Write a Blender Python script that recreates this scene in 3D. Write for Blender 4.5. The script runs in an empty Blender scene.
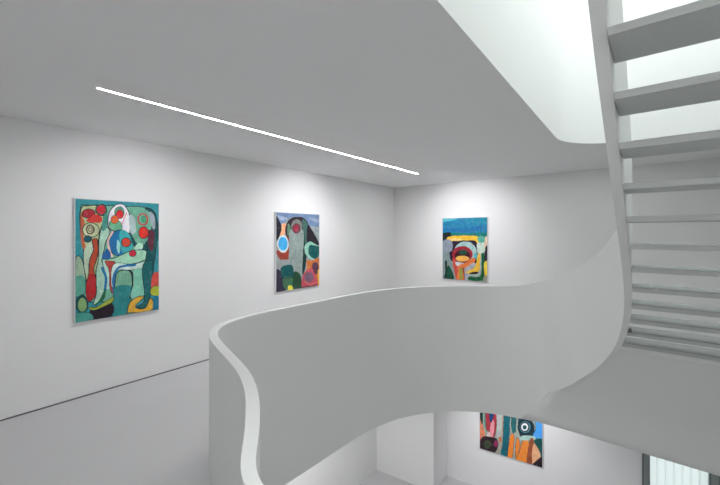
import bpy, bmesh, math, random
import numpy as np
from mathutils import Vector
from mathutils.geometry import tessellate_polygon

S = bpy.context.scene
COL = S.collection
PI = math.pi

# ---------------------------------------------------------------- camera
# world: +Y runs along the left gallery wall, +X along the back wall, z = 0 is eye height
K = 1.12                            # gallery size against the stair
FLOOR, CEIL = -1.95 * K, 1.217 * K  # gallery floor and ceiling
LOWCEIL, LOWFLOOR = -3.18, -5.978 * K   # gallery below
XL, YB, XR, YS = -5.20 * K, 8.12 * K, 1.35, -3.0
YAW = math.radians(38.1)
cam_data = bpy.data.cameras.new('camera')
cam = bpy.data.objects.new('camera', cam_data)
COL.objects.link(cam)
cam.location = (0, 0, 0)
cam.rotation_euler = (PI / 2, 0, YAW)
cam_data.sensor_width = 36
cam_data.lens = 355 / 720 * 36
cam_data.shift_y = -9.5 / 720
cam_data.clip_start = .05
S.camera = cam

# ---------------------------------------------------------------- world, daylight, exposure
S.view_settings.view_transform = 'Standard'
S.view_settings.look = 'None'
S.view_settings.gamma = 1
S.view_settings.exposure = 0.17
S.view_settings.use_curve_mapping = False
w = bpy.data.worlds.new('sky')
S.world = w
w.use_nodes = True
w.node_tree.nodes['Background'].inputs[0].default_value = (.93, .98, 1, 1)
w.node_tree.nodes['Background'].inputs[1].default_value = 1.3

def area(name, loc, rot, sx, sy, power, col):
    d = bpy.data.lights.new(name, 'AREA')
    d.shape = 'RECTANGLE'; d.size = sx; d.size_y = sy; d.energy = power; d.color = col
    o = bpy.data.objects.new(name, d)
    o.location = loc; o.rotation_euler = rot
    COL.objects.link(o)
    return o

def spot(name, loc, target, power, angle, blend, col, radius=.04):
    d = bpy.data.lights.new(name, 'SPOT')
    d.energy = power; d.spot_size = math.radians(angle); d.spot_blend = blend; d.color = col
    d.shadow_soft_size = radius
    o = bpy.data.objects.new(name, d)
    o.location = loc
    o.rotation_euler = (Vector(target) - Vector(loc)).to_track_quat('-Z', 'Y').to_euler()
    COL.objects.link(o)
    return o

# daylight falling through the skylight over the stairwell
area('skylight_daylight', (.2, 3.1, 5.30), (0, 0, 0), 1.9, 6.2, 152, (.95, 1, .98))
# picture spots, then unseen fill lights added below the ceilings
SPC = (.965, .955, 1.0)
SLOT_STRENGTH = 105
for _p, _t, _w in (((-3.57, 1.75), (-5.2, 1.75), 62), ((-3.57, 4.70), (-5.2, 4.70), 118), ((-3.10, 6.30), (-3.1, 8.12), 128)):
    spot('picture_spot', (_p[0] * K, _p[1] * K, CEIL - .06), (_t[0] * K, _t[1] * K, -.1), _w * .8, 96, 1.0, SPC, .02)
spot('picture_spot', (-2.3, 7.7, -3.25), (-2.3, 9.3, -4.9), 140, 100, 1.0, SPC)
area('lower_gallery_fill', (-4.4, 3.8, -3.25), (0, 0, 0), 1.2, 4, 85, (1, 1, 1))  # added unseen wash for the lower gallery walls
area('back_gallery_fill', (-.6, 7.9, CEIL - .02), (0, 0, 0), 2.4, .12, 5, (1, 1, 1))  # added fill, brightens the right part of the back wall
area('gallery_rear_fill', (-3.4, -1.6, CEIL - .02), (0, 0, 0), 2.4, .12, 4, (1, 1, 1))  # unseen fill added behind the camera, lifts the near side
area('corner_fill', (-3.7, 7.7, CEIL - .02), (0, 0, 0), 2.0, .12, 12, (1, 1, 1))  # added fill for the dark corner between the picture pools
area('landing_fill', (1.15, -.75, CEIL - .02), (0, 0, 0), .12, .6, 50, (1, 1, 1))  # unseen fill added to brighten the well side of the balustrade

# ---------------------------------------------------------------- materials
def material(name, rgb, rough=.6, bump=0, bscale=40, mottling=0, mscale=1.2, metal=0, spec=.5):
    m = bpy.data.materials.new(name)
    m.use_nodes = True
    nt = m.node_tree
    b = nt.nodes['Principled BSDF']
    b.inputs['Base Color'].default_value = (*rgb, 1)
    b.inputs['Roughness'].default_value = rough
    b.inputs['Metallic'].default_value = metal
    b.inputs['Specular IOR Level'].default_value = spec
    tc = nt.nodes.new('ShaderNodeTexCoord')
    if mottling:
        n = nt.nodes.new('ShaderNodeTexNoise'); n.inputs['Scale'].default_value = mscale
        n.inputs['Detail'].default_value = 4
        nt.links.new(tc.outputs['Object'], n.inputs['Vector'])
        r = nt.nodes.new('ShaderNodeMapRange')
        r.inputs['To Min'].default_value = 1 - mottling; r.inputs['To Max'].default_value = 1 + mottling
        nt.links.new(n.outputs['Fac'], r.inputs['Value'])
        v = nt.nodes.new('ShaderNodeVectorMath'); v.operation = 'SCALE'
        v.inputs[0].default_value = rgb
        nt.links.new(r.outputs['Result'], v.inputs['Scale'])
        nt.links.new(v.outputs['Vector'], b.inputs['Base Color'])
    if bump:
        n = nt.nodes.new('ShaderNodeTexNoise'); n.inputs['Scale'].default_value = bscale
        nt.links.new(tc.outputs['Object'], n.inputs['Vector'])
        bp = nt.nodes.new('ShaderNodeBump'); bp.inputs['Strength'].default_value = bump
        bp.inputs['Distance'].default_value = .002
        nt.links.new(n.outputs['Fac'], bp.inputs['Height'])
        nt.links.new(bp.outputs['Normal'], b.inputs['Normal'])
    return m

M_WALL = material('white_wall_paint', (.87, .87, .87), .85, .08, 60, .006, 2, spec=.2)
M_CEIL = material('white_ceiling_paint', (.86, .86, .86), .9, .06, 60, .006, 2, spec=.2)
M_STAIR = material('white_stair_lacquer', (.87, .88, .872), .6, .05, 50, .006, 2, spec=.3)
M_TREAD = material('grey_tread_lacquer', (.56, .585, .57), .55, .05, 50, .006, 2, spec=.3)
M_TOP = material('grey_resin_tread_surface', (.30, .31, .305), .6, .1, 60, .03, 3, spec=.2)
M_FLOOR = material('pale_grey_resin_floor', (.64, .64, .65), .5, .1, 30, .05, 1.1, spec=.35)
M_GAP = material('dark_shadow_gap', (.15, .15, .155), .8)
M_CANVAS = material('white_canvas_edge', (.80, .80, .80), .8, .3, 300)
M_FRAME = material('grey_aluminium', (.16, .19, .19), .45, 0, metal=.3)
M_FRAMEL = material('pale_aluminium', (.35, .38, .38), .4, 0, metal=.3)
M_STEEL = material('dull_steel', (.22, .22, .23), .5, metal=.5)
M_SLOT = bpy.data.materials.new('lit_diffuser')
M_SLOT.use_nodes = True
_nt = M_SLOT.node_tree
_nt.nodes.remove(_nt.nodes['Principled BSDF'])
_e = _nt.nodes.new('ShaderNodeEmission'); _e.inputs[0].default_value = (1, .99, .98, 1); _e.inputs[1].default_value = SLOT_STRENGTH
_nt.links.new(_e.outputs[0], _nt.nodes['Material Output'].inputs[0])
M_BLIND = bpy.data.materials.new('translucent_fluted_glass')
M_BLIND.use_nodes = True
_nt = M_BLIND.node_tree
_nt.nodes.remove(_nt.nodes['Principled BSDF'])
_a = _nt.nodes.new('ShaderNodeBsdfTranslucent'); _a.inputs[0].default_value = (.80, .86, .84, 1)
_b = _nt.nodes.new('ShaderNodeBsdfDiffuse'); _b.inputs[0].default_value = (.75, .8, .78, 1)
_m = _nt.nodes.new('ShaderNodeMixShader'); _m.inputs[0].default_value = .25
_nt.links.new(_a.outputs[0], _m.inputs[1]); _nt.links.new(_b.outputs[0], _m.inputs[2])
_nt.links.new(_m.outputs[0], _nt.nodes['Material Output'].inputs[0])

# ---------------------------------------------------------------- mesh helpers
def link_mesh(name, verts, faces, mat, parent=None, smooth=False, bevel=0, angle=35, kind=None):
    me = bpy.data.meshes.new(name)
    me.from_pydata([tuple(v) for v in verts], [], faces)
    bm = bmesh.new(); bm.from_mesh(me)
    bmesh.ops.recalc_face_normals(bm, faces=bm.faces)
    if bevel:
        es = [e for e in bm.edges if len(e.link_faces) == 2 and e.calc_face_angle(0) > math.radians(50)]
        bmesh.ops.bevel(bm, geom=es, offset=bevel, segments=2, affect='EDGES', profile=.5)
    bm.to_mesh(me); bm.free()
    me.materials.append(mat)
    if smooth:
        for p in me.polygons: p.use_smooth = True
        me.set_sharp_from_angle(angle=math.radians(angle))
    o = bpy.data.objects.new(name, me)
    COL.objects.link(o)
    if parent: o.parent = parent
    if kind: o['kind'] = kind
    return o

def box_data(x0, x1, y0, y1, z0, z1):
    v = [(x, y, z) for z in (z0, z1) for y in (y0, y1) for x in (x0, x1)]
    f = [(0, 2, 3, 1), (4, 5, 7, 6), (0, 1, 5, 4), (2, 6, 7, 3), (0, 4, 6, 2), (1, 3, 7, 5)]
    return v, f

def box(name, x0, x1, y0, y1, z0, z1, mat, **k):
    v, f = box_data(x0, x1, y0, y1, z0, z1)
    return link_mesh(name, v, f, mat, **k)

def boxes(name, lst, mat, **k):
    V, F = [], []
    for b in lst:
        v, f = box_data(*b); n = len(V)
        V += v; F += [tuple(i + n for i in q) for q in f]
    return link_mesh(name, V, F, mat, **k)

def prism(name, outline, z0, z1, mat, **k):
    """a slab: plan outline extruded from z0 to z1"""
    n = len(outline)
    V = [(x, y, z0) for x, y in outline] + [(x, y, z1) for x, y in outline]
    tris = tessellate_polygon([[Vector((x, y, 0)) for x, y in outline]])
    F = [tuple(t) for t in tris] + [tuple(i + n for i in reversed(t)) for t in tris]
    F += [(i, (i + 1) % n, (i + 1) % n + n, i + n) for i in range(n)]
    return link_mesh(name, V, F, mat, **k)

def catmull(P, per=8, closed=False):
    """rounded curve through the points (any number of columns)"""
    P = [np.array(p, float) for p in P]
    n = len(P)
    out = []
    rng = n if closed else n - 1
    for i in range(rng):
        p1, p2 = P[i], P[(i + 1) % n]
        p0 = P[(i - 1) % n] if (closed or i > 0) else 2 * p1 - p2
        p3 = P[(i + 2) % n] if (closed or i < n - 2) else 2 * p2 - p1
        for k in range(per):
            t = k / per
            out.append(.5 * ((2 * p1) + (-p0 + p2) * t + (2 * p0 - 5 * p1 + 4 * p2 - p3) * t * t + (-p0 + 3 * p1 - 3 * p2 + p3) * t ** 3))
    if not closed: out.append(P[-1])
    return np.array(out)

def fair(P, step=.05, sigma=.12, ends=True):
    """resample a plan line at an even step and smooth it"""
    P = catmull(P, 12)
    d = np.r_[0, np.cumsum(np.hypot(*(np.diff(P[:, :2], axis=0).T)))]
    s = np.arange(0, d[-1], step)
    Q = np.stack([np.interp(s, d, P[:, j]) for j in range(P.shape[1])], 1)
    K = int(4 * sigma / step)
    k = np.exp(-.5 * (np.arange(-K, K + 1) * step / sigma) ** 2); k /= k.sum()
    R = Q.copy()
    for j in range(Q.shape[1]):
        a = np.r_[2 * Q[0, j] - Q[K:0:-1, j], Q[:, j], 2 * Q[-1, j] - Q[-2:-K - 2:-1, j]]
        R[:, j] = np.convolve(a, k, 'valid')
    return R

def thing(name, label, cat, loc=(0, 0, 0), rz=0):
    o = bpy.data.objects.new(name, None)
    COL.objects.link(o)
    o.location = loc; o.rotation_euler = (0, 0, rz)
    o.empty_display_size = .2
    o['label'] = label; o['category'] = cat
    return o

# ---------------------------------------------------------------- the plan of the stairwell
# inner (well side) line of the balustrade: x, y, thickness
LOOP = [(1.345, .70), (.6, .72), (-.1, .76), (-.6, .81), (-.86, .82), (-1.03, .815), (-1.119, .825), (-1.191, .850), (-1.264, .90), (-1.38, 1.0), (-1.552, 1.135),
        (-1.796, 1.30), (-2.108, 1.453), (-2.477, 1.575), (-2.786, 1.670), (-3.08, 1.78), (-3.29, 1.93), (-3.42, 2.12),
        (-3.49, 2.36), (-3.515, 2.65), (-3.51, 2.96), (-3.49, 3.30), (-3.475, 3.65), (-3.462, 4.075), (-3.425, 4.477),
        (-3.36, 4.77), (-3.24, 5.16), (-3.02, 5.54), (-2.77, 5.85), (-2.50, 6.09), (-2.22, 6.26), (-1.86, 6.41)]
BRANCH = [(-1.53, 6.485), (-1.27, 6.49), (-1.04, 6.35), (-.82, 5.97), (-.62, 5.57), (-.414, 5.14), (-.277, 4.77),
          (-.188, 4.455), (-.130, 4.15), (-.105, 3.93), (-.091, 3.64), (-.094, 3.27), (-.116, 2.572), (-.138, 1.961), (-.149, 1.588), (-.158, .9), (-.16, .3), (-.165, -.35)]
FASCIA = [(-1.86, 6.41), (-1.55, 6.498), (-1.276, 6.555), (-1.0, 6.578), (-.70, 6.580), (-.46, 6.575), (0.0, 6.57), (.7, 6.57), (1.35, 6.57)]
NOSE = lambda y: 1.936 - .6785 * y            # line through the backs of the treads
SOFF = lambda y: np.interp(y, [3.7, 4.4, 5.8], [1.94, 1.87, 1.80]) - .6785 * y            # lower edge of the stair panel

main = fair([(x, y) for x, y in LOOP + BRANCH], .04, .07)
# stations of the run where the height changes
i_split = int(np.argmin(np.hypot(main[:, 0] + 1.60, main[:, 1] - 6.47)))
arc = np.r_[0, np.cumsum(np.hypot(*np.diff(main, axis=0).T))]
def arc_at(x, y): return arc[int(np.argmin(np.hypot(main[:, 0] - x, main[:, 1] - y)))]
TOPS = [(0, -.95), (arc_at(-2.4, 6.15), -.95), (arc_at(-1.905, 6.40), -.935), (arc_at(-1.515, 6.474), -.888), (arc_at(-1.246, 6.411), -.797),
        (arc_at(-.973, 6.19), -.672), (arc_at(-.746, 5.835), -.540), (arc_at(-.564, 5.431), -.392), (arc_at(-.385, 4.993), -.222),
        (arc_at(-.268, 4.635), -.070), (arc_at(-.198, 4.369), .040), (arc_at(-.125, 4.0), NOSE(4.0) + 1.03), (arc_at(-.165, -.35), NOSE(-.35) + .95)]
tz = np.interp(arc, [t[0] for t in TOPS], [t[1] for t in TOPS])
k_ = np.exp(-.5 * (np.arange(-6, 7) * .05 / .1) ** 2); k_ /= k_.sum()
tz = np.convolve(np.r_[[tz[0]] * 6, tz, tz[-1] + (tz[-1] - tz[-2]) * np.arange(1, 7)], k_, 'valid')
u_ = np.clip((arc - arc[i_split]) / (arc_at(-1.13, 6.42) - arc[i_split]), 0, 1)
bz = np.where(np.arange(len(main)) <= i_split, LOWCEIL, LOWCEIL + (SOFF(main[:, 1]) - LOWCEIL) * u_)
thick = np.interp(arc, [0, arc_at(-1.15, .83), arc_at(-1.6, 1.17), arc_at(-3.0, 1.75), arc_at(-3.4, 4.5), arc_at(-1.0, 6.25), arc_at(-.2, 4.3), arc[-1]], [.056, .058, .074, .074, .075, .070, .052, .050])
tan = np.gradient(main, axis=0); tan /= np.hypot(tan[:, 0], tan[:, 1])[:, None]
nor = np.stack([-tan[:, 1], tan[:, 0]], 1)      # left of the direction of travel = away from the well?
# the run goes near -> left -> far -> stair, clockwise, the well lies to its right
outer = main + nor * thick[:, None]

# ---------------------------------------------------------------- setting: slabs, walls
near_edge = [tuple(p) for p in main[:i_split + 1]]
fas = catmull(FASCIA, 6)
fas_in = [(p[0], p[1] + .006) for p in fas if p[0] > main[i_split][0] + .01]
# keep the slab 12 mm behind the inner face of the balustrade
slab_line = [tuple(main[i] + nor[i] * (thick[i] + .001)) for i in range(i_split + 1)]
outline = [(XL, YS), (XR, YS)] + [(XR, slab_line[0][1])] + slab_line + [(x, y + .01) for x, y in fas_in[:-1]] + [(XR, 6.58), (XR, 10.1), (XL, 10.1)]
floor = prism('floor', outline, FLOOR - .12, FLOOR, M_FLOOR, kind='structure')
prism('ceiling_lower', outline, LOWCEIL, FLOOR - .125, M_WALL, kind='structure')
# smooth white fascia closing the slab edge under the stair
n = len(fas)
fz = [LOWCEIL, -2.6, -2.2, FLOOR + .0]
V = [(p[0], p[1], z) for z in (LOWCEIL, FLOOR) for p in fas] + [(p[0], p[1] + .02, z) for z in (LOWCEIL, FLOOR) for p in fas]
F = [(i, i + 1, i + 1 + n, i + n) for i in range(n - 1)] + [(i + 2 * n, i + 3 * n, i + 1 + 3 * n, i + 1 + 2 * n) for i in range(n - 1)]
F += [(i, i + 2 * n, i + 1 + 2 * n, i + 1) for i in range(n - 1)] + [(i + n, i + 1 + n, i + 1 + 3 * n, i + 3 * n) for i in range(n - 1)]
F += [(0, n, 3 * n, 2 * n), (n - 1, 3 * n - 1, 4 * n - 1, 2 * n - 1)]
link_mesh('trim_1', V, F, M_STAIR, smooth=True, kind='structure')

TOPZ = 5.4
box('floor_lower', XL - .1, XR, YS, 10.1, LOWFLOOR - .15, LOWFLOOR, M_FLOOR, kind='structure')
box('wall_left', XL - .2, XL, YS, 10.1, LOWFLOOR, TOPZ, M_WALL, kind='structure')
box('wall_back', XL, XR, YB, YB + .2, FLOOR + .001, TOPZ, M_WALL, kind='structure')
box('wall_right', XR, XR + .2, YS, 10.1, LOWFLOOR, TOPZ, M_WALL, kind='structure')
box('wall_rear', XL, XR, YS - .2, YS, LOWFLOOR, TOPZ, M_WALL, kind='structure')
# the thin dark shadow joint that runs along the foot of the walls
box('baseboard_left', XL, XL + .006, YS, YB, FLOOR, FLOOR + .016, M_GAP, kind='structure')
box('baseboard_back', XL + .006, XR, YB - .006, YB, FLOOR, FLOOR + .016, M_GAP, kind='structure')

# ceiling of the gallery with the opening for the stair, rounded corner
R_ = .80 * K
arcp = [(-.83 * K + R_ - R_ * math.cos(a), 5.10 * K + R_ * math.sin(a)) for a in np.linspace(0, PI / 2, 20)]
opening = [(-.83 * K, -.38)] + arcp + [(XR, 5.90 * K)]
co = [(XL, YS), (XR, YS), (XR, -.38)] + opening + [(XR, YB), (XL, YB)]
SX, SY0, SY1, SW = -3.568 * K, .983 * K, 6.482 * K, .0115     # recessed linear lamp
prism('ceiling', co, CEIL, 2.20, M_CEIL, kind='structure')
# parapet of the floor above, flush with the slab edge
def ribbon(name, line, z0, z1, t, mat, **k):
    L = np.array(line); tg = np.gradient(L, axis=0); tg /= np.hypot(tg[:, 0], tg[:, 1])[:, None]
    nn = np.stack([-tg[:, 1], tg[:, 0]], 1)
    A = L; B = L + nn * t; n = len(L)
    z0 = np.broadcast_to(z0, n); z1 = np.broadcast_to(z1, n)
    V = [(A[i][0], A[i][1], z0[i]) for i in range(n)] + [(A[i][0], A[i][1], z1[i]) for i in range(n)] \
        + [(B[i][0], B[i][1], z0[i]) for i in range(n)] + [(B[i][0], B[i][1], z1[i]) for i in range(n)]
    F = []
    for i in range(n - 1):
        F += [(i, i + 1, i + 1 + n, i + n), (i + 2 * n, i + 3 * n, i + 1 + 3 * n, i + 1 + 2 * n),
              (i + n, i + 1 + n, i + 1 + 3 * n, i + 3 * n), (i, i + 2 * n, i + 1 + 2 * n, i + 1)]
    F += [(0, n, 3 * n, 2 * n), (n - 1, 3 * n - 1, 4 * n - 1, 2 * n - 1)]
    return link_mesh(name, V, F, mat, smooth=True, **k)
par = [(-.83 * K + .002, y) for y in np.arange(-.38, 5.05 * K, .25)] + [(x + .002, y - .002) for x, y in arcp] + [(x, 5.90 * K - .002) for x in np.arange(.2, XR, .25)] + [(XR - .001, 5.90 * K - .002)]
ribbon('trim_2', par, CEIL + .0005, 4.1, .09, M_STAIR, kind='structure')
# roof with the skylight over the stairwell
co2 = [(XL, YS), (XR, YS), (XR, -.2), (-.75, -.2), (-.75, 6.4), (XR, 6.4), (XR, YB), (XL, YB)]
prism('ceiling_roof', co2, TOPZ, TOPZ + .2, M_CEIL, kind='structure')
wf = boxes('window_1', [(-.75, XR, -.2, -.14, TOPZ + .05, TOPZ + .12), (-.75, XR, 6.34, 6.4, TOPZ + .05, TOPZ + .12)]
           + [(-.75, XR, y - .02, y + .02, TOPZ + .05, TOPZ + .12) for y in (1.0, 2.2, 3.4, 4.6)], M_FRAMEL, kind='structure')
box('glass_pane', -.75, XR, -.14, 6.34, TOPZ + .075, TOPZ + .09, M_BLIND, parent=wf)

# walls of the lower gallery: a projecting pier on the left, then a slightly splayed wall with a tall window
KS = .11
XP = -3.716 * K
wy = lambda x: 8.202 * K + KS * (x - XP)
prism('wall_lower_pier', [(XL, 7.311 * K), (XP, (7.311 + .12 * 1.484) * K), (XP, 10), (XL, 10)], LOWFLOOR, LOWCEIL, M_WALL, kind='structure')
prism('wall_lower_back', [(XP, wy(XP)), (.055 * K, wy(.055 * K)), (.055 * K, wy(.055 * K) + .2), (XP, 10)], LOWFLOOR, LOWCEIL, M_WALL, kind='structure')
prism('wall_lower_end', [(1.135 * K, wy(1.135 * K)), (XR, wy(XR)), (XR, 10), (1.135 * K, 10)], LOWFLOOR, LOWCEIL, M_WALL, kind='structure')
wn = thing('window_2', '', '', (.055 * K, wy(.055 * K), LOWFLOOR), math.atan(KS))
del wn['label']; del wn['category']; wn['kind'] = 'structure'
HT = LOWCEIL - LOWFLOOR
g = 1.006 * K
def wb(name, spans, mat, y0, y1, z0=0, z1=HT):
    return boxes(name, [(a * g, b * g, y0, y1, z0, z1) for a, b in spans], mat, parent=wn)
wb('frame', [(.0, .022), (.925, .945), (1.055, 1.075)], M_FRAME, -.03, .09)
wb('jamb', [(.022, .085), (.945, 1.055)], M_FRAMEL, -.005, .07)
wb('bead', [(.085, .093), (.100, .115)], M_FRAME, -.015, .05)
wb('sill_rail', [(.115, .925)], M_FRAMEL, -.02, .08, 0, .06)
# fluted glass: eight upright channels with a slightly raised lip at each joint
V, F = [], []
ng = 7; x0, x1 = .115 * g, .925 * g
cw = (x1 - x0) / ng
for q in range(ng):
    prof = [(x0 + q * cw + cw * t, d) for t, d in ((.0, .062), (.03, .03), (.12, .02), (.5, .016), (.88, .02), (.97, .03), (.985, .062))]
    b = len(V); m_ = len(prof)
    V += [(x, y, .06) for x, y in prof] + [(x, y, HT) for x, y in prof]
    F += [(b + i, b + i + 1, b + i + 1 + m_, b + i + m_) for i in range(m_ - 1)]
link_mesh('glass_pane', V, F, M_BLIND, parent=wn, smooth=True)

# ---------------------------------------------------------------- recessed linear lamp
lamp = thing('linear_ceiling_light', 'long thin white linear light recessed in the gallery ceiling parallel to the left wall', 'ceiling light', (SX, (SY0 + SY1) / 2, CEIL))
L2 = (SY1 - SY0) / 2
boxes('housing', [(-SW - .004, -SW, -L2 - .004, L2 + .004, -.003, .002), (SW, SW + .004, -L2 - .004, L2 + .004, -.003, .002),
                  (-SW, SW, -L2 - .004, -L2, -.003, .002), (-SW, SW, L2, L2 + .004, -.003, .002)], M_CEIL, parent=lamp)
box('diffuser', -SW, SW, -L2, L2, -.002, .001, M_SLOT, parent=lamp)

# ---------------------------------------------------------------- the staircase
st = thing('staircase', 'white curving staircase whose solid balustrade sweeps round the well and up beside open treads', 'staircase', (0, 0, 0))
def bal(name, parent):
    n = len(main)
    A, B = main, outer
    rows = 6
    V, F = [], []
    for i in range(n):
        zz = [bz[i] + (tz[i] - bz[i]) * k / rows for k in range(rows + 1)]
        V += [(A[i][0], A[i][1], z) for z in zz] + [(B[i][0], B[i][1], z) for z in zz]
    R = 2 * (rows + 1)
    for i in range(n - 1):
        a, b = i * R, (i + 1) * R
        for k in range(rows):
            F.append((a + k, b + k, b + k + 1, a + k + 1))
            F.append((a + rows + 1 + k, a + rows + 2 + k, b + rows + 2 + k, b + rows + 1 + k))
        F.append((a + rows, b + rows, b + 2 * rows + 1, a + 2 * rows + 1))
        F.append((a, a + rows + 1, b + rows + 1, b))
    for i in (0, n - 1):
        a = i * R
        for k in range(rows): F.append((a + k, a + k + 1, a + rows + 2 + k, a + rows + 1 + k))
    return link_mesh(name, V, F, M_STAIR, parent=parent, smooth=True, angle=40)
bal('balustrade', st)

def panel_out(y):
    """x of the outer face of the stair panel at y"""
    idx = [i for i in range(i_split, len(main))]
    ys = outer[idx][:, 1]; xs = outer[idx][:, 0]
    o = np.argsort(ys)
    return float(np.interp(y, ys[o], xs[o]))
G, RI, Y0, H0 = .2572, .175, 1.937, .626
TD, TT = .30, .034
for nstep in range(-8, 17):
    y = Y0 + G * nstep; z = H0 - RI * nstep
    if z < FLOOR + .05: continue
    xl = max(panel_out(y), panel_out(y + TD)) if nstep < 6 else None
    # left end follows the panel
    yy = np.linspace(y, y + TD, 5)
    xs = [panel_out(v) + .002 for v in yy]
    pl = list(zip(xs, yy)) + [(1.335, y + TD), (1.335, y)]
    t = prism('tread', pl, z - TT, z, M_TREAD, parent=st, bevel=.003)
    t.data.materials.append(M_TOP)
    for p_ in t.data.polygons:
        if p_.normal.z > .5: p_.material_index = 1
# bolted steel bracket under the tread ends near the foot of the flight
nb = 9
yb, zb = Y0 + G * nb, H0 - RI * nb
boxes('bracket', [(panel_out(yb) + .002, panel_out(yb) + .045, yb - .014, yb + .02, zb + .002, zb + .04)], M_STEEL, parent=st)

# solid soffit: falls from the last open tread and bends down into the slab edge
ys0 = Y0 + G * 10
prof = [(ys0 + .01, H0 - RI * 10 - TT), (ys0 + .02, -1.20)]
ln = lambda y: SOFF(y) + .045
for y in np.arange(ys0 + .10, 5.95, .12): prof.append((y, ln(y)))
e0 = np.array([5.95, ln(5.95)]); c_ = np.array([6.556, ln(6.556)]); e1 = np.array([6.556, -3.05])
for t in np.linspace(0, 1, 40): prof.append(tuple((1 - t) ** 2 * e0 + 2 * t * (1 - t) * c_ + t * t * e1))
prof.append((6.556, LOWCEIL - .0))
fasa = np.array(fas)
def left_x(y, z):
    if y > 6.24: return float(np.interp(z, [-2.66, -2.54, -2.50, -2.40], [-1.60, -1.26, -1.14, -1.03]))
    return panel_out(min(y, 6.2)) - .035
_s = [i for i in range(len(main)) if -2.0 < main[i][0] < -.9 and main[i][1] > 6.0]
mx, my = main[_s][:, 0], main[_s][:, 1]
V, F = [], []
cols = 40
for y, z in prof:
    xl = left_x(y, z)
    for k in range(cols + 1):
        x = xl + (1.345 - xl) * (k / cols) ** 1.9
        fy_ = float(np.interp(x, fasa[:, 0], fasa[:, 1]))
        t_ = min(max((x + 1.5) / .50, 0), 1); t_ = t_ * t_ * (3 - 2 * t_)
        yy_ = fy_ - .003 - (6.567 - y) * t_ if y > 6.1 else y
        if x < -.93 and y > 6.15:      # runs flush into the face of the balustrade
            ym = float(np.interp(x, mx, my)) + (.014 if z > -2.75 else .010)
            bx = float(np.interp(x, mx, bz[_s]))
            k1 = 1 - min(max((bx - z) / max(bx + 3.18, .02), 0), 1); k1 = k1 * k1 * (3 - 2 * k1)
            k2 = min(max((-.98 - x) / .22, 0), 1); k2 = k2 * k2 * (3 - 2 * k2)
            yy_ = yy_ + (ym - yy_) * k1 * k2
            if z > -2.72: yy_ = max(yy_, ym)
        V.append((x, yy_, z))
for i in range(len(prof) - 1):
    for k in range(cols):
        a = i * (cols + 1) + k
        F.append((a, a + 1, a + cols + 2, a + cols + 1))
so = link_mesh('soffit', V, F, M_STAIR, parent=st, smooth=True, angle=50)
md = so.modifiers.new('thickness', 'SOLIDIFY'); md.thickness = .004; md.offset = 0

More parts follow.
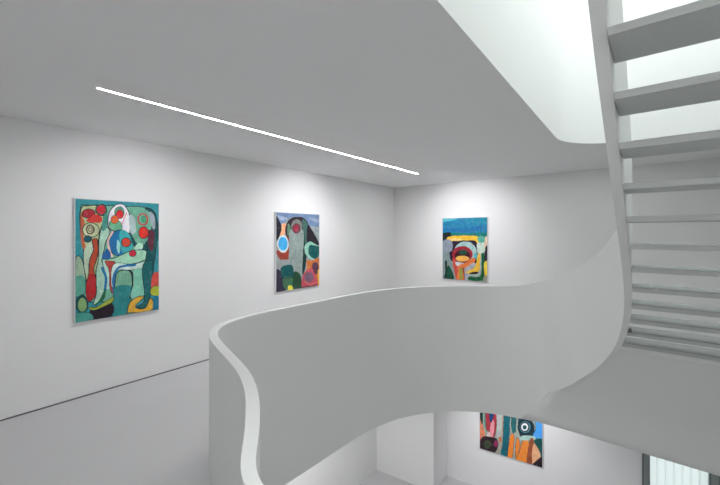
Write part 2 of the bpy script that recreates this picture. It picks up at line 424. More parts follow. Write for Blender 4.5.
# ---------------------------------------------------------------- paintings
ART = {
'a': [
('p',(104,168,142),[(0.055,0.07),(0.128,0.047),(0.555,0.04),(0.839,0.042),(0.962,0.109),(0.976,0.293),(0.933,0.54),(0.905,0.682),(0.876,0.836),(0.624,0.876),(0.39,0.866),(0.128,0.84),(0.084,0.723),(0.084,0.564),(0.077,0.392),(0.053,0.279)],0.008),
('p',(150,178,150),[(-0.002,0.493),(0.055,0.477),(0.096,0.587),(0.102,0.758),(0.026,0.78),(-0.008,0.777)],0.008),
('p',(85,160,140),[(-0.002,0.638),(0.084,0.632),(0.102,0.764),(-0.008,0.777)],0),
('p',(168,182,130),[(0.062,0.075),(0.128,0.052),(0.279,0.056),(0.298,0.161),(0.256,0.291),(0.241,0.419),(0.249,0.512),(0.218,0.675),(0.114,0.668),(0.092,0.541),(0.077,0.358),(0.055,0.188)],0.008),
('p',(182,92,52),[(0.058,0.132),(0.096,0.187),(0.081,0.301),(0.111,0.415),(0.081,0.409),(0.053,0.335)],0),
('p',(168,26,42),[(0.207,0.116),(0.194,0.14),(0.16,0.155),(0.117,0.155),(0.084,0.142),(0.071,0.12),(0.084,0.097),(0.117,0.082),(0.16,0.08),(0.194,0.093)],0.008),
('p',(40,70,60),[(0.348,0.079),(0.335,0.109),(0.299,0.128),(0.254,0.129),(0.219,0.112),(0.206,0.084),(0.219,0.054),(0.254,0.036),(0.299,0.033),(0.335,0.05)],0),
('p',(190,28,48),[(0.325,0.077),(0.315,0.1),(0.289,0.114),(0.257,0.114),(0.232,0.102),(0.222,0.081),(0.232,0.059),(0.257,0.045),(0.289,0.044),(0.315,0.056)],0),
('p',(205,45,35),[(0.111,0.178),(0.203,0.125),(0.276,0.138),(0.274,0.183),(0.187,0.191)],0),
('p',(180,190,150),[(0.255,0.253),(0.237,0.289),(0.189,0.311),(0.133,0.31),(0.087,0.289),(0.07,0.254),(0.087,0.219),(0.133,0.197),(0.189,0.196),(0.237,0.217)],0.008),
('l',(90,70,60),[(0.194,0.249),(0.186,0.269),(0.166,0.282),(0.142,0.282),(0.124,0.269),(0.116,0.249),(0.124,0.229),(0.142,0.216),(0.166,0.216),(0.186,0.229),(0.194,0.249)],0.01),
('l',(130,110,90),[(0.175,0.249),(0.172,0.259),(0.163,0.264),(0.152,0.264),(0.143,0.259),(0.14,0.249),(0.143,0.24),(0.152,0.233),(0.163,0.233),(0.172,0.239),(0.175,0.249)],0.008),
('p',(20,85,100),[(0.17,0.327),(0.162,0.343),(0.141,0.352),(0.115,0.352),(0.095,0.342),(0.088,0.326),(0.095,0.311),(0.115,0.302),(0.141,0.302),(0.162,0.311)],0.008),
('p',(172,192,165),[(0.088,0.415),(0.173,0.354),(0.185,0.417),(0.143,0.508),(0.116,0.633),(0.092,0.553)],0),
('p',(176,66,36),[(0.181,0.337),(0.233,0.331),(0.244,0.419),(0.215,0.511),(0.195,0.592),(0.233,0.734),(0.203,0.813),(0.143,0.842),(0.114,0.782),(0.106,0.702),(0.136,0.612),(0.146,0.509),(0.187,0.417)],0.008),
('p',(172,32,38),[(0.131,0.635),(0.195,0.627),(0.23,0.728),(0.203,0.81),(0.138,0.839),(0.112,0.771)],0),
('p',(160,200,178),[(0.295,0.214),(0.377,0.261),(0.33,0.362),(0.287,0.514),(0.34,0.647),(0.311,0.776),(0.252,0.864),(0.191,0.872),(0.226,0.769),(0.215,0.617),(0.24,0.512),(0.256,0.337)],0.008),
('p',(60,140,125),[(0.292,0.161),(0.33,0.101),(0.358,0.16),(0.33,0.243),(0.289,0.255)],0),
('p',(228,224,236),[(0.39,0.075),(0.472,0.024),(0.555,0.033),(0.607,0.093),(0.621,0.18),(0.61,0.291),(0.555,0.279),(0.375,0.243),(0.355,0.16)],0.008),
('p',(168,190,190),[(0.617,0.118),(0.677,0.141),(0.694,0.254),(0.634,0.291),(0.61,0.205)],0),
('p',(90,142,122),[(0.555,0.095),(0.542,0.125),(0.509,0.145),(0.468,0.146),(0.435,0.128),(0.423,0.098),(0.435,0.068),(0.468,0.049),(0.509,0.047),(0.542,0.065)],0),
('p',(204,30,38),[(0.537,0.114),(0.528,0.135),(0.506,0.149),(0.478,0.15),(0.456,0.137),(0.447,0.116),(0.456,0.095),(0.478,0.081),(0.506,0.079),(0.528,0.093)],0.0056),
('p',(100,172,132),[(0.377,0.178),(0.488,0.176),(0.518,0.243),(0.423,0.257),(0.371,0.225)],0.0048),
('p',(220,95,35),[(0.476,0.16),(0.468,0.18),(0.446,0.193),(0.418,0.193),(0.396,0.181),(0.389,0.162),(0.396,0.142),(0.418,0.129),(0.446,0.128),(0.468,0.14)],0.004),
('l',(225,110,120),[(0.581,0.094),(0.539,0.162),(0.518,0.2)],0.008),
('p',(22,105,158),[(0.659,0.367),(0.629,0.435),(0.55,0.475),(0.455,0.472),(0.38,0.429),(0.352,0.362),(0.38,0.297),(0.455,0.256),(0.55,0.255),(0.629,0.298)],0.008),
('p',(50,165,168),[(0.505,0.257),(0.589,0.267),(0.651,0.367),(0.624,0.453),(0.555,0.473),(0.508,0.425),(0.488,0.34)],0),
('p',(150,212,205),[(0.463,0.334),(0.496,0.376),(0.485,0.455),(0.456,0.412)],0),
('l',(222,185,175),[(0.41,0.265),(0.358,0.339),(0.371,0.422),(0.403,0.477)],0.014),
('p',(207,62,38),[(0.624,0.36),(0.613,0.385),(0.586,0.401),(0.552,0.4),(0.526,0.384),(0.515,0.358),(0.526,0.333),(0.552,0.318),(0.586,0.318),(0.613,0.334)],0.008),
('p',(25,90,150),[(0.34,0.409),(0.39,0.482),(0.283,0.5)],0),
('p',(20,75,80),[(0.624,0.273),(0.694,0.361),(0.784,0.387),(0.839,0.344),(0.915,0.305),(0.915,0.461),(0.729,0.431),(0.642,0.367)],0),
('p',(172,216,192),[(0.673,0.41),(0.729,0.368),(0.784,0.384),(0.773,0.425),(0.694,0.43)],0),
('p',(150,202,172),[(0.287,0.505),(0.439,0.49),(0.624,0.44),(0.803,0.433),(0.862,0.486),(0.803,0.528),(0.607,0.553),(0.439,0.539),(0.311,0.528)],0.008),
('p',(190,25,52),[(0.696,0.461),(0.688,0.477),(0.666,0.486),(0.639,0.484),(0.617,0.475),(0.609,0.459),(0.617,0.444),(0.639,0.435),(0.666,0.436),(0.688,0.445)],0.0048),
('p',(14,82,84),[(0.812,0.047),(0.915,0.072),(0.981,0.162),(0.991,0.306),(0.938,0.54),(0.915,0.657),(0.895,0.837),(0.784,0.84),(0.766,0.674),(0.82,0.537),(0.839,0.433),(0.876,0.305),(0.915,0.176),(0.895,0.098)],0.008),
('p',(96,45,62),[(0.849,0.254),(0.938,0.279),(0.915,0.436),(0.862,0.408)],0),
('p',(150,162,172),[(0.862,0.086),(0.938,0.11),(0.956,0.214),(0.918,0.24)],0),
('p',(60,150,112),[(0.838,0.151),(0.829,0.171),(0.809,0.185),(0.784,0.185),(0.765,0.173),(0.757,0.153),(0.765,0.132),(0.784,0.119),(0.809,0.118),(0.829,0.131)],0),
('l',(190,45,60),[(0.844,0.151),(0.834,0.181),(0.803,0.2),(0.766,0.201),(0.736,0.183),(0.724,0.153),(0.736,0.123),(0.766,0.104),(0.803,0.103),(0.834,0.121),(0.844,0.151)],0.012),
('p',(216,42,25),[(0.857,0.274),(0.843,0.306),(0.809,0.325),(0.769,0.325),(0.737,0.305),(0.724,0.274),(0.737,0.243),(0.769,0.224),(0.809,0.223),(0.843,0.243)],0.008),
('p',(192,216,206),[(0.43,0.542),(0.607,0.555),(0.812,0.546),(0.784,0.601),(0.624,0.606),(0.472,0.607),(0.414,0.688),(0.426,0.809),(0.383,0.776),(0.383,0.638)],0.0048),
('p',(165,205,190),[(0.295,0.53),(0.35,0.541),(0.375,0.638),(0.375,0.745),(0.33,0.753),(0.34,0.659)],0),
('p',(172,60,55),[(0.319,0.516),(0.439,0.527),(0.393,0.579),(0.387,0.71),(0.419,0.803),(0.375,0.757),(0.361,0.601)],0.004),
('l',(25,110,168),[(0.677,0.562),(0.555,0.569),(0.463,0.592),(0.414,0.676),(0.423,0.791)],0.02),
('l',(20,110,160),[(0.287,0.574),(0.33,0.67),(0.319,0.764)],0.018),
('p',(110,165,138),[(0.456,0.631),(0.539,0.605),(0.624,0.628),(0.651,0.741),(0.624,0.889),(0.581,0.995),(0.39,0.992),(0.419,0.808),(0.43,0.701)],0.008),
('p',(36,128,130),[(0.43,0.749),(0.521,0.732),(0.642,0.76),(0.624,0.889),(0.581,0.993),(0.393,0.988),(0.419,0.833)],0),
('l',(25,22,32),[(0.607,0.608),(0.655,0.654),(0.651,0.767),(0.621,0.857)],0.013),
('p',(120,190,166),[(0.668,0.617),(0.784,0.599),(0.784,0.688),(0.839,0.826),(0.633,0.859),(0.663,0.742)],0),
('p',(15,95,98),[(0.793,0.561),(0.915,0.54),(0.905,0.721),(0.892,0.837),(0.858,0.911),(0.82,0.959),(0.694,0.952),(0.803,0.893),(0.784,0.688)],0.008),
('p',(216,166,40),[(0.624,0.889),(0.729,0.854),(0.798,0.861),(0.691,0.932),(0.712,0.962),(0.82,0.965),(0.881,0.887),(0.918,0.917),(0.909,0.994),(0.607,0.992),(0.589,0.965)],0.008),
('p',(200,70,62),[(0.918,0.657),(1.001,0.659),(1.001,0.787),(0.899,0.788)],0),
('p',(170,180,42),[(0.903,0.791),(1.001,0.783),(1.001,0.875),(0.895,0.85)],0.0048),
('p',(15,110,142),[(0.926,0.879),(1.001,0.879),(1.001,1.006),(0.926,1.003)],0),
('p',(40,30,40),[(0.158,0.913),(0.39,0.884),(0.39,0.99),(0.179,0.998)],0.008),
('p',(152,166,50),[(0.143,0.891),(0.233,0.895),(0.41,0.829),(0.393,0.878),(0.233,0.916),(0.158,0.915)],0.0056),
('p',(20,100,62),[(0.32,0.747),(0.306,0.846),(0.187,0.881),(0.252,0.848)],0),
('p',(12,66,66),[(0.137,0.864),(0.124,0.907),(0.089,0.931),(0.046,0.926),(0.011,0.895),(-0.002,0.85),(0.011,0.808),(0.046,0.785),(0.089,0.788),(0.124,0.819)],0),
('p',(130,170,110),[(0.116,0.868),(0.108,0.901),(0.087,0.919),(0.059,0.916),(0.037,0.893),(0.03,0.859),(0.037,0.827),(0.059,0.808),(0.087,0.811),(0.108,0.833)],0),
('p',(62,150,136),[(-0.004,0.926),(0.154,0.942),(0.182,0.999),(-0.004,0.998)],0.0048),
],
'b': [
('p',(104,130,166),[(-0.033,-0.021),(1.037,-0.036),(1.037,0.161),(0.713,0.146),(0.497,0.044),(0.252,0.075),(0.135,0.154),(-0.001,0.069)],0),
('p',(150,165,190),[(0.022,0.034),(0.232,0.064),(0.212,0.088),(0.078,0.091)],0),
('p',(140,152,178),[(0.758,0.05),(1.001,0.07),(1.001,0.109),(0.803,0.087)],0),
('p',(28,25,40),[(-0.008,0.058),(0.059,0.103),(0.112,0.184),(0.088,0.277),(-0.008,0.351)],0),
('p',(236,166,122),[(0.116,0.139),(0.212,0.142),(0.193,0.218),(0.154,0.301),(0.074,0.306),(0.107,0.219)],0),
('p',(150,55,36),[(0.193,0.218),(0.272,0.236),(0.282,0.505),(0.272,0.608),(0.088,0.595),(0.013,0.528),(-0.008,0.484),(0.212,0.443)],0),
('p',(45,28,40),[(0.189,0.254),(0.219,0.129),(0.332,0.061),(0.497,0.042),(0.625,0.063),(0.717,0.152),(0.708,0.468),(0.651,0.67),(0.608,0.799),(0.574,0.741),(0.582,0.216),(0.302,0.217),(0.272,0.325)],0),
('p',(62,104,98),[(0.582,0.077),(0.702,0.137),(0.717,0.291),(0.658,0.504),(0.593,0.515),(0.593,0.216)],0),
('p',(15,50,50),[(0.593,0.29),(0.63,0.291),(0.647,0.516),(0.668,0.634),(0.614,0.799),(0.574,0.803),(0.593,0.515)],0),
('p',(88,130,108),[(0.242,0.144),(0.302,0.17),(0.297,0.229),(0.242,0.302)],0),
('p',(32,25,38),[(0.702,0.15),(0.826,0.225),(0.93,0.331),(0.985,0.425),(0.708,0.424)],0),
('p',(135,150,146),[(0.302,0.215),(0.593,0.226),(0.594,0.515),(0.574,0.716),(0.556,0.832),(0.497,0.785),(0.272,0.698),(0.272,0.484),(0.272,0.504)],0),
('p',(112,118,112),[(0.575,0.166),(0.55,0.222),(0.484,0.255),(0.405,0.255),(0.341,0.222),(0.318,0.17),(0.341,0.116),(0.405,0.082),(0.484,0.08),(0.55,0.112)],0),
('p',(100,45,58),[(0.535,0.198),(0.516,0.238),(0.468,0.264),(0.408,0.264),(0.361,0.239),(0.344,0.199),(0.361,0.159),(0.408,0.134),(0.468,0.133),(0.516,0.157)],0),
('p',(150,35,60),[(0.486,0.194),(0.475,0.22),(0.447,0.236),(0.413,0.237),(0.385,0.221),(0.374,0.196),(0.385,0.17),(0.413,0.154),(0.447,0.153),(0.475,0.168)],0),
('p',(204,218,216),[(0.264,0.403),(0.239,0.471),(0.177,0.511),(0.101,0.508),(0.041,0.465),(0.018,0.398),(0.041,0.332),(0.101,0.291),(0.177,0.291),(0.239,0.334)],0),
('p',(45,165,226),[(0.236,0.398),(0.217,0.451),(0.169,0.482),(0.109,0.481),(0.062,0.447),(0.044,0.395),(0.062,0.344),(0.109,0.312),(0.169,0.312),(0.217,0.345)],0),
('p',(140,196,176),[(0.642,0.422),(0.78,0.378),(0.951,0.435),(0.895,0.453),(0.758,0.425),(0.731,0.519),(0.78,0.588),(0.93,0.643),(0.826,0.63),(0.668,0.558),(0.63,0.497)],0),
('p',(0,86,86),[(0.758,0.428),(0.942,0.441),(1.018,0.475),(1.013,0.558),(0.907,0.619),(0.78,0.588),(0.722,0.516)],0),
('p',(202,112,46),[(0.68,0.632),(0.803,0.642),(1.013,0.637),(1.013,1.029),(0.942,1.028),(0.582,0.878),(0.68,0.748)],0),
('p',(88,52,74),[(0.826,0.682),(0.942,0.673),(0.985,0.766),(0.907,0.842),(0.826,0.762)],0),
('p',(192,76,92),[(0.593,0.829),(0.78,0.741),(0.872,0.811),(0.97,1.025),(0.577,1.004)],0),
('p',(120,90,112),[(0.849,0.873),(0.827,0.914),(0.77,0.935),(0.701,0.929),(0.646,0.899),(0.625,0.856),(0.646,0.817),(0.701,0.795),(0.77,0.799),(0.827,0.83)],0),
('l',(205,120,100),[(0.625,0.907),(0.78,0.97),(0.942,0.945)],0.012),
('p',(60,20,40),[(0.577,0.987),(0.97,0.994),(0.97,1.023),(0.577,1.009)],0),
('p',(236,172,42),[(0.956,0.8),(1.013,0.804),(1.013,1.019),(0.97,1.02)],0),
('p',(150,156,156),[(-0.008,0.577),(0.097,0.601),(0.256,0.609),(0.256,0.689),(0.097,0.726),(-0.008,0.731)],0),
('p',(48,44,64),[(-0.008,0.727),(0.097,0.745),(0.158,0.833),(0.197,0.992),(-0.008,1.007)],0),
('p',(0,80,82),[(0.097,0.701),(0.232,0.67),(0.356,0.698),(0.364,0.837),(0.272,0.842),(0.107,0.82)],0),
('p',(62,112,82),[(0.154,0.833),(0.364,0.843),(0.364,0.973),(0.173,0.966)],0),
('p',(34,74,50),[(0.364,0.789),(0.476,0.781),(0.539,0.85),(0.543,1.001),(0.369,1.009)],0),
('l',(30,40,40),[(0.097,0.701),(0.107,0.82),(0.272,0.842),(0.364,0.839)],0.008),
('p',(226,216,60),[(0.252,0.945),(0.341,0.949),(0.354,1.008),(0.259,1.008)],0),
],
'c': [
('p',(8,118,158),[(-0.022,-0.023),(1.025,-0.014),(1.025,0.262),(0.792,0.292),(0.295,0.275),(-0.022,0.239)],0),
('p',(70,170,186),[(-0.022,-0.011),(0.363,0.001),(0.226,0.035),(-0.022,0.061)],0),
('p',(12,130,156),[(0.465,0.022),(1.025,0.015),(1.025,0.101),(0.63,0.072)],0),
('p',(8,104,160),[(0.05,0.151),(0.465,0.177),(0.854,0.133),(0.886,0.191),(0.465,0.225),(0.086,0.2)],0),
('p',(10,118,108),[(0.173,0.239),(0.63,0.249),(1.025,0.237),(1.025,0.3),(0.173,0.3)],0),
('p',(20,35,40),[(-0.022,0.264),(0.156,0.227),(0.202,0.286),(0.05,0.366),(-0.022,0.366)],0),
('p',(236,186,30),[(0.117,0.313),(0.381,0.285),(0.8,0.295),(0.8,0.405),(0.696,0.391),(0.548,0.364),(0.173,0.368)],0),
('p',(40,25,45),[(0.191,0.385),(0.63,0.36),(0.776,0.388),(0.811,0.515),(0.8,0.67),(0.696,0.726),(0.173,0.691),(0.138,0.528),(0.226,0.528)],0),
('p',(236,196,120),[(0.156,0.341),(0.381,0.33),(0.465,0.362),(0.295,0.37)],0),
('p',(126,146,146),[(-0.022,0.432),(0.138,0.479),(0.173,0.649),(0.226,0.744),(0.279,0.984),(0.208,0.867),(0.121,0.724),(0.059,0.776),(0.05,0.997),(-0.022,1.001)],0),
('p',(136,146,162),[(0.245,0.455),(0.22,0.521),(0.154,0.563),(0.07,0.565),(0.003,0.525),(-0.024,0.46),(0.003,0.392),(0.07,0.35),(0.154,0.349),(0.22,0.39)],0),
('p',(152,186,186),[(0.776,0.539),(0.73,0.637),(0.608,0.702),(0.455,0.708),(0.327,0.65),(0.279,0.551),(0.327,0.449),(0.455,0.385),(0.608,0.384),(0.73,0.443)],0),
('p',(152,186,186),[(0.711,0.492),(0.776,0.502),(0.768,0.595),(0.711,0.62)],0),
('p',(154,26,46),[(0.692,0.58),(0.649,0.658),(0.536,0.71),(0.393,0.716),(0.276,0.671),(0.23,0.593),(0.276,0.512),(0.393,0.46),(0.536,0.458),(0.649,0.504)],0),
('p',(58,14,28),[(0.637,0.601),(0.604,0.656),(0.518,0.693),(0.411,0.697),(0.323,0.666),(0.289,0.611),(0.323,0.555),(0.411,0.519),(0.518,0.517),(0.604,0.548)],0),
('p',(30,72,55),[(0.573,0.551),(0.556,0.576),(0.51,0.593),(0.454,0.595),(0.407,0.581),(0.389,0.556),(0.407,0.53),(0.454,0.513),(0.51,0.512),(0.556,0.527)],0),
('p',(242,172,72),[(0.617,0.649),(0.589,0.676),(0.513,0.695),(0.417,0.699),(0.339,0.685),(0.309,0.659),(0.339,0.631),(0.417,0.613),(0.513,0.61),(0.589,0.623)],0),
('p',(80,175,192),[(0.731,0.562),(0.794,0.571),(0.794,0.655),(0.744,0.642)],0),
('p',(200,70,60),[(0.235,0.653),(0.333,0.716),(0.367,0.811),(0.401,0.986),(0.327,0.99),(0.269,0.863)],0),
('p',(192,196,202),[(0.309,0.717),(0.485,0.722),(0.465,0.757),(0.347,0.778)],0),
('p',(226,116,50),[(0.381,0.768),(0.516,0.723),(0.696,0.638),(0.75,0.675),(0.63,0.776),(0.507,0.807),(0.518,0.991),(0.343,0.99),(0.363,0.859)],0),
('p',(150,150,60),[(0.395,0.84),(0.462,0.809),(0.462,0.983),(0.401,0.986)],0),
('l',(100,24,50),[(0.475,0.8),(0.499,0.888),(0.518,0.991)],0.016),
('p',(240,186,40),[(0.524,0.877),(0.63,0.828),(0.759,0.737),(0.854,0.396),(0.874,0.557),(0.858,0.696),(0.839,0.818),(0.759,0.865),(0.598,0.891)],0),
('p',(166,166,176),[(0.532,0.821),(0.696,0.714),(0.75,0.738),(0.606,0.838),(0.516,0.865),(0.606,0.897),(0.611,0.994),(0.522,0.991)],0),
('p',(30,20,16),[(0.627,0.876),(0.794,0.847),(0.779,0.887),(0.663,0.896)],0),
('l',(162,178,168),[(0.88,0.534),(0.867,0.719),(0.854,0.835),(0.804,0.897),(0.63,0.912)],0.03),
('p',(0,86,46),[(0.883,0.557),(0.936,0.556),(0.936,0.951),(0.901,0.984),(0.611,0.994),(0.621,0.935),(0.792,0.935),(0.874,0.869)],0),
('p',(0,70,50),[(0.113,0.798),(0.191,0.816),(0.268,0.992),(0.1,0.999)],0),
('p',(14,45,45),[(0.059,0.712),(0.107,0.71),(0.107,0.81),(0.089,1.0),(0.029,1.003),(0.061,0.874)],0),
('p',(190,206,192),[(0.792,0.402),(0.951,0.388),(0.967,0.511),(0.889,0.557),(0.807,0.559),(0.792,0.515)],0),
('p',(80,166,146),[(0.973,0.34),(0.957,0.371),(0.913,0.39),(0.859,0.391),(0.815,0.373),(0.798,0.341),(0.815,0.31),(0.859,0.29),(0.913,0.29),(0.957,0.309)],0),
('p',(226,192,162),[(0.96,0.315),(1.025,0.314),(1.025,0.489),(0.948,0.468)],0),
('p',(30,20,45),[(0.96,0.466),(1.018,0.464),(1.018,0.679),(0.939,0.702)],0),
('p',(236,200,42),[(0.933,0.707),(1.025,0.69),(1.025,0.897),(0.948,0.913)],0),
('p',(150,150,132),[(0.933,0.914),(1.025,0.897),(1.025,0.991),(0.914,0.984)],0),
],
'd': [
('p',(218,128,88),[(-0.019,0.458),(0.039,0.588),(0.096,0.758),(0.073,0.835),(-0.019,0.767)],0),
('p',(222,80,60),[(-0.042,0.731),(0.018,0.819),(0.018,1.003),(-0.042,1.02)],0),
('p',(30,50,46),[(-0.042,-0.443),(0.039,-0.456),(0.055,0.543),(0.004,0.545),(-0.042,0.505)],0),
('l',(90,152,132),[(0.073,-0.461),(0.078,0.477),(0.087,0.576),(0.13,0.739)],0.022),
('p',(165,45,60),[(0.114,-0.061),(0.293,-0.095),(0.286,0.508),(0.242,0.764),(0.164,0.699),(0.103,0.613)],0.006),
('p',(226,142,152),[(0.193,0.53),(0.246,0.538),(0.224,0.759),(0.17,0.718)],0),
('p',(20,62,112),[(0.137,0.219),(0.257,0.233),(0.213,0.517),(0.173,0.519)],0.006),
('p',(215,190,185),[(0.13,0.718),(0.175,0.717),(0.175,0.798),(0.123,0.801)],0),
('p',(45,30,36),[(0.05,0.81),(0.253,0.767),(0.315,0.825),(0.297,0.916),(0.231,1.005),(0.004,0.997)],0),
('p',(60,70,50),[(0.193,0.884),(0.181,0.925),(0.149,0.957),(0.11,0.968),(0.079,0.953),(0.066,0.918),(0.079,0.877),(0.11,0.844),(0.149,0.834),(0.181,0.849)],0),
('p',(142,30,82),[(0.312,0.846),(0.305,0.879),(0.287,0.904),(0.263,0.91),(0.245,0.896),(0.237,0.866),(0.245,0.832),(0.263,0.807),(0.287,0.801),(0.305,0.816)],0.007),
('p',(170,178,172),[(0.308,-0.498),(0.384,-0.51),(0.373,0.666),(0.319,0.73),(0.286,0.668)],0),
('l',(200,100,52),[(0.341,0.744),(0.345,0.797)],0.03),
('p',(0,96,110),[(0.423,-0.516),(0.534,-0.534),(0.496,0.556),(0.453,1.001),(0.358,0.992),(0.395,0.68)],0.006),
('l',(190,120,60),[(0.401,-0.513),(0.375,0.685),(0.297,0.996)],0.007),
('p',(30,96,100),[(0.538,-0.534),(0.622,-0.547),(0.601,0.451),(0.576,0.598),(0.523,0.49)],0.005),
('p',(236,126,30),[(0.523,0.637),(0.569,0.658),(0.563,0.832),(0.534,1.007),(0.466,1.013),(0.491,0.773)],0.006),
('p',(236,126,30),[(0.617,0.671),(0.659,0.724),(0.642,0.869),(0.597,1.009),(0.592,0.824)],0.005),
('p',(242,132,30),[(0.683,0.741),(0.741,0.658),(0.795,0.672),(0.795,0.826),(0.761,1.009),(0.601,1.007),(0.659,0.845)],0.006),
('p',(28,62,70),[(0.659,0.34),(0.801,0.345),(0.881,0.421),(0.861,0.588),(0.7,0.678),(0.634,0.521)],0),
('p',(20,45,58),[(0.861,0.46),(0.839,0.533),(0.781,0.59),(0.708,0.609),(0.649,0.582),(0.626,0.519),(0.649,0.445),(0.708,0.388),(0.781,0.371),(0.839,0.398)],0.006),
('p',(70,120,130),[(0.829,0.464),(0.813,0.518),(0.771,0.559),(0.718,0.573),(0.675,0.553),(0.659,0.507),(0.675,0.453),(0.718,0.411),(0.771,0.398),(0.813,0.419)],0),
('p',(20,45,60),[(0.805,0.468),(0.792,0.512),(0.758,0.546),(0.715,0.557),(0.68,0.541),(0.667,0.503),(0.68,0.459),(0.715,0.425),(0.758,0.414),(0.792,0.431)],0),
('p',(228,228,228),[(0.789,0.472),(0.779,0.506),(0.753,0.533),(0.72,0.541),(0.694,0.528),(0.683,0.499),(0.694,0.464),(0.72,0.438),(0.753,0.43),(0.779,0.443)],0),
('p',(20,80,92),[(0.767,0.48),(0.761,0.499),(0.746,0.514),(0.727,0.519),(0.712,0.512),(0.706,0.495),(0.712,0.475),(0.727,0.46),(0.746,0.456),(0.761,0.463)],0),
('p',(60,156,236),[(0.881,0.211),(1.018,0.255),(1.018,0.579),(0.881,0.607),(0.857,0.57),(0.905,0.453)],0.006),
('p',(162,196,186),[(0.696,0.621),(0.881,0.583),(0.881,0.636),(0.683,0.689)],0),
('p',(20,80,76),[(0.881,0.636),(1.018,0.599),(1.018,0.866),(0.94,0.785),(0.901,0.701)],0),
('p',(150,76,46),[(0.811,0.668),(0.873,0.651),(0.853,1.019),(0.765,1.017)],0),
('p',(226,166,122),[(0.873,0.686),(0.974,0.832),(0.851,1.012)],0),
('p',(35,20,30),[(0.845,1.022),(1.009,0.837),(1.022,1.025)],0),
],
}


def srgb(c):
    c = np.array(c, float) / 255
    return np.where(c <= .04045, c / 12.92, ((c + .055) / 1.055) ** 2.4)

def inside(px, py, poly):
    r = np.zeros(px.shape, bool)
    n = len(poly)
    for i in range(n):
        x1, y1 = poly[i]; x2, y2 = poly[(i + 1) % n]
        if y1 == y2: continue
        c = ((y1 > py) != (y2 > py)) & (px < (x2 - x1) * (py - y1) / (y2 - y1) + x1)
        r ^= c
    return r

def dist_line(px, py, P):
    d = np.full(px.shape, 9.)
    for a, b in zip(P[:-1], P[1:]):
        v = b - a; L = max((v ** 2).sum(), 1e-9)
        t = np.clip(((px - a[0]) * v[0] + (py - a[1]) * v[1]) / L, 0, 1)
        d = np.minimum(d, np.hypot(px - a[0] - t * v[0], py - a[1] - t * v[1]))
    return d

def noise(h, w, cells, rng):
    g_ = rng.random((cells + 2, cells + 2))
    yy, xx = np.meshgrid(np.linspace(0, cells, h), np.linspace(0, cells, w), indexing='ij')
    i, j = yy.astype(int), xx.astype(int); f, e = yy - i, xx - j
    f = f * f * (3 - 2 * f); e = e * e * (3 - 2 * e)
    return (g_[i, j] * (1 - f) * (1 - e) + g_[i + 1, j] * f * (1 - e) + g_[i, j + 1] * (1 - f) * e + g_[i + 1, j + 1] * f * e)

def paint(shapes, base, W, H, nx, ny, seed):
    """colours of a painted canvas, one per grid vertex"""
    rng = np.random.default_rng(seed)
    gy, gx = np.meshgrid(np.linspace(0, 1, ny), np.linspace(0, 1, nx), indexing='ij')
    asp = W / H
    X, Y = gx * asp, gy
    X = X + (noise(ny, nx, 14, rng) - .5) * .008; Y = Y + (noise(ny, nx, 14, rng) - .5) * .008
    img = np.zeros((ny, nx, 3)); img[:] = srgb(base)
    for s in shapes:
        kind, col, pts, wd = s
        P = np.array([(u * asp, v) for u, v in pts])
        C = srgb(col)
        if kind == 'p':
            Q = catmull(P, 6, True)
            lo, hi = Q.min(0) - .03, Q.max(0) + .03
            sel = (X > lo[0]) & (X < hi[0]) & (Y > lo[1]) & (Y < hi[1])
            if not sel.any(): continue
            xs_, ys_ = X[sel], Y[sel]
            ins = inside(xs_, ys_, Q)
            sub = img[sel]
            sub[ins] = C
            if wd:
                dd = dist_line(xs_, ys_, np.vstack([Q, Q[:1]]))
                sub[dd < wd * .4] = srgb((24, 38, 48))
            img[sel] = sub
        else:
            Q = catmull(P, 6)
            dd = dist_line(X, Y, Q)
            img[dd < wd * .5] = C
    # brushwork: the pigment varies within every field
    var = .80 + .28 * noise(ny, nx, 22, rng) + .16 * noise(ny, nx, 60, rng)
    img *= var[..., None]
    tint = noise(ny, nx, 30, rng)[..., None]
    img = img * (1 - .12 * tint) + .12 * tint * img.mean(2, keepdims=True)
    dabs = noise(ny, nx, 90, rng) * noise(ny, nx, 26, rng)
    img = img + np.clip(dabs - .38, 0, 1)[..., None] * .28 * (.35 + img)
    return np.clip(img * 1.16 + .004, 0, .95)

M_ART = bpy.data.materials.new('oil_paint')
M_ART.use_nodes = True
_nt = M_ART.node_tree
_p = _nt.nodes['Principled BSDF']
_at = _nt.nodes.new('ShaderNodeAttribute'); _at.attribute_name = 'pigment'
_nt.links.new(_at.outputs['Color'], _p.inputs['Base Color'])
_p.inputs['Roughness'].default_value = .6
_p.inputs['Specular IOR Level'].default_value = .2

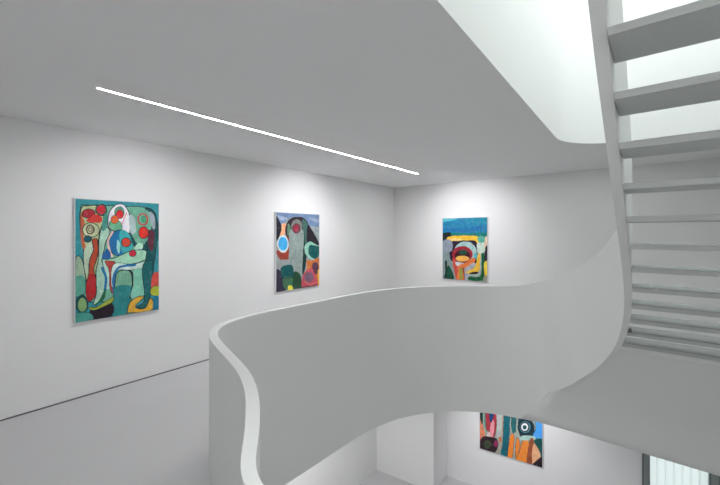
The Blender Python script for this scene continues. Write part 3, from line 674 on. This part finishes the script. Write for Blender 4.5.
def painting(label, origin, rz, W, H, D, key, base, seed, nx, ny):
    """origin: lower left corner on the wall seen from the front; local x to the right, -y out of the wall"""
    t = thing('painting', label, 'painting', origin, rz)
    t['group'] = 'framed abstract paintings on the gallery walls'
    fw = .012
    boxes('frame', [(-fw, -.002, -D + .006, -.001, -fw, H + fw), (W + .002, W + fw, -D + .006, -.001, -fw, H + fw),
                    (-.002, W + .002, -D + .006, -.001, -fw, -.002), (-.002, W + .002, -D + .006, -.001, H + .002, H + fw)], M_CANVAS, parent=t)
    c = box('canvas', 0, W, -D, -.004, 0, H, M_CANVAS, parent=t, bevel=.003)
    V = [(W * i / (nx - 1), -D - .0015, H * (1 - j / (ny - 1))) for j in range(ny) for i in range(nx)]
    F = [(j * nx + i, (j + 1) * nx + i, (j + 1) * nx + i + 1, j * nx + i + 1) for j in range(ny - 1) for i in range(nx - 1)]
    me = bpy.data.meshes.new('painted_face')
    me.from_pydata(V, [], F)
    ca = me.color_attributes.new('pigment', 'FLOAT_COLOR', 'POINT')
    img = paint(ART[key], base, W, H, nx, ny, seed)
    ca.data.foreach_set('color', np.concatenate([img, np.ones((ny, nx, 1))], 2).astype('f').ravel())
    me.materials.append(M_ART)
    o = bpy.data.objects.new('painted_face', me)
    COL.objects.link(o); o.parent = t
    return t

# wall_left faces +x: local +x must run along +y
painting('large teal abstract canvas with red discs, leftmost on the long left wall', (XL, 1.209 * K, -1.044 * K), PI / 2, .912 * K, 1.444 * K, .045, 'a', (38, 138, 148), 3, 240, 380)
painting('abstract canvas with tall grey arched figure and blue oval, on left wall near corner', (XL, 4.124 * K, -1.072 * K), PI / 2, 1.098 * K, 1.446 * K, .045, 'b', (140, 152, 154), 5, 220, 290)
painting('abstract canvas with blue band above yellow and red forms, hanging on the back wall', (-3.770 * K, YB, -1.112 * K), 0, 1.082 * K, 1.467 * K, .035, 'c', (140, 150, 150), 7, 220, 300)
ux = XP + .8047 * K / math.sqrt(1 + KS * KS)
painting('striped orange and teal abstract canvas with blue eye shape on the lower gallery wall', (ux, wy(ux), -5.03 * K), math.atan(KS), 1.299 * K, 1.5 * K, .04, 'd', (150, 160, 150), 9, 260, 300)
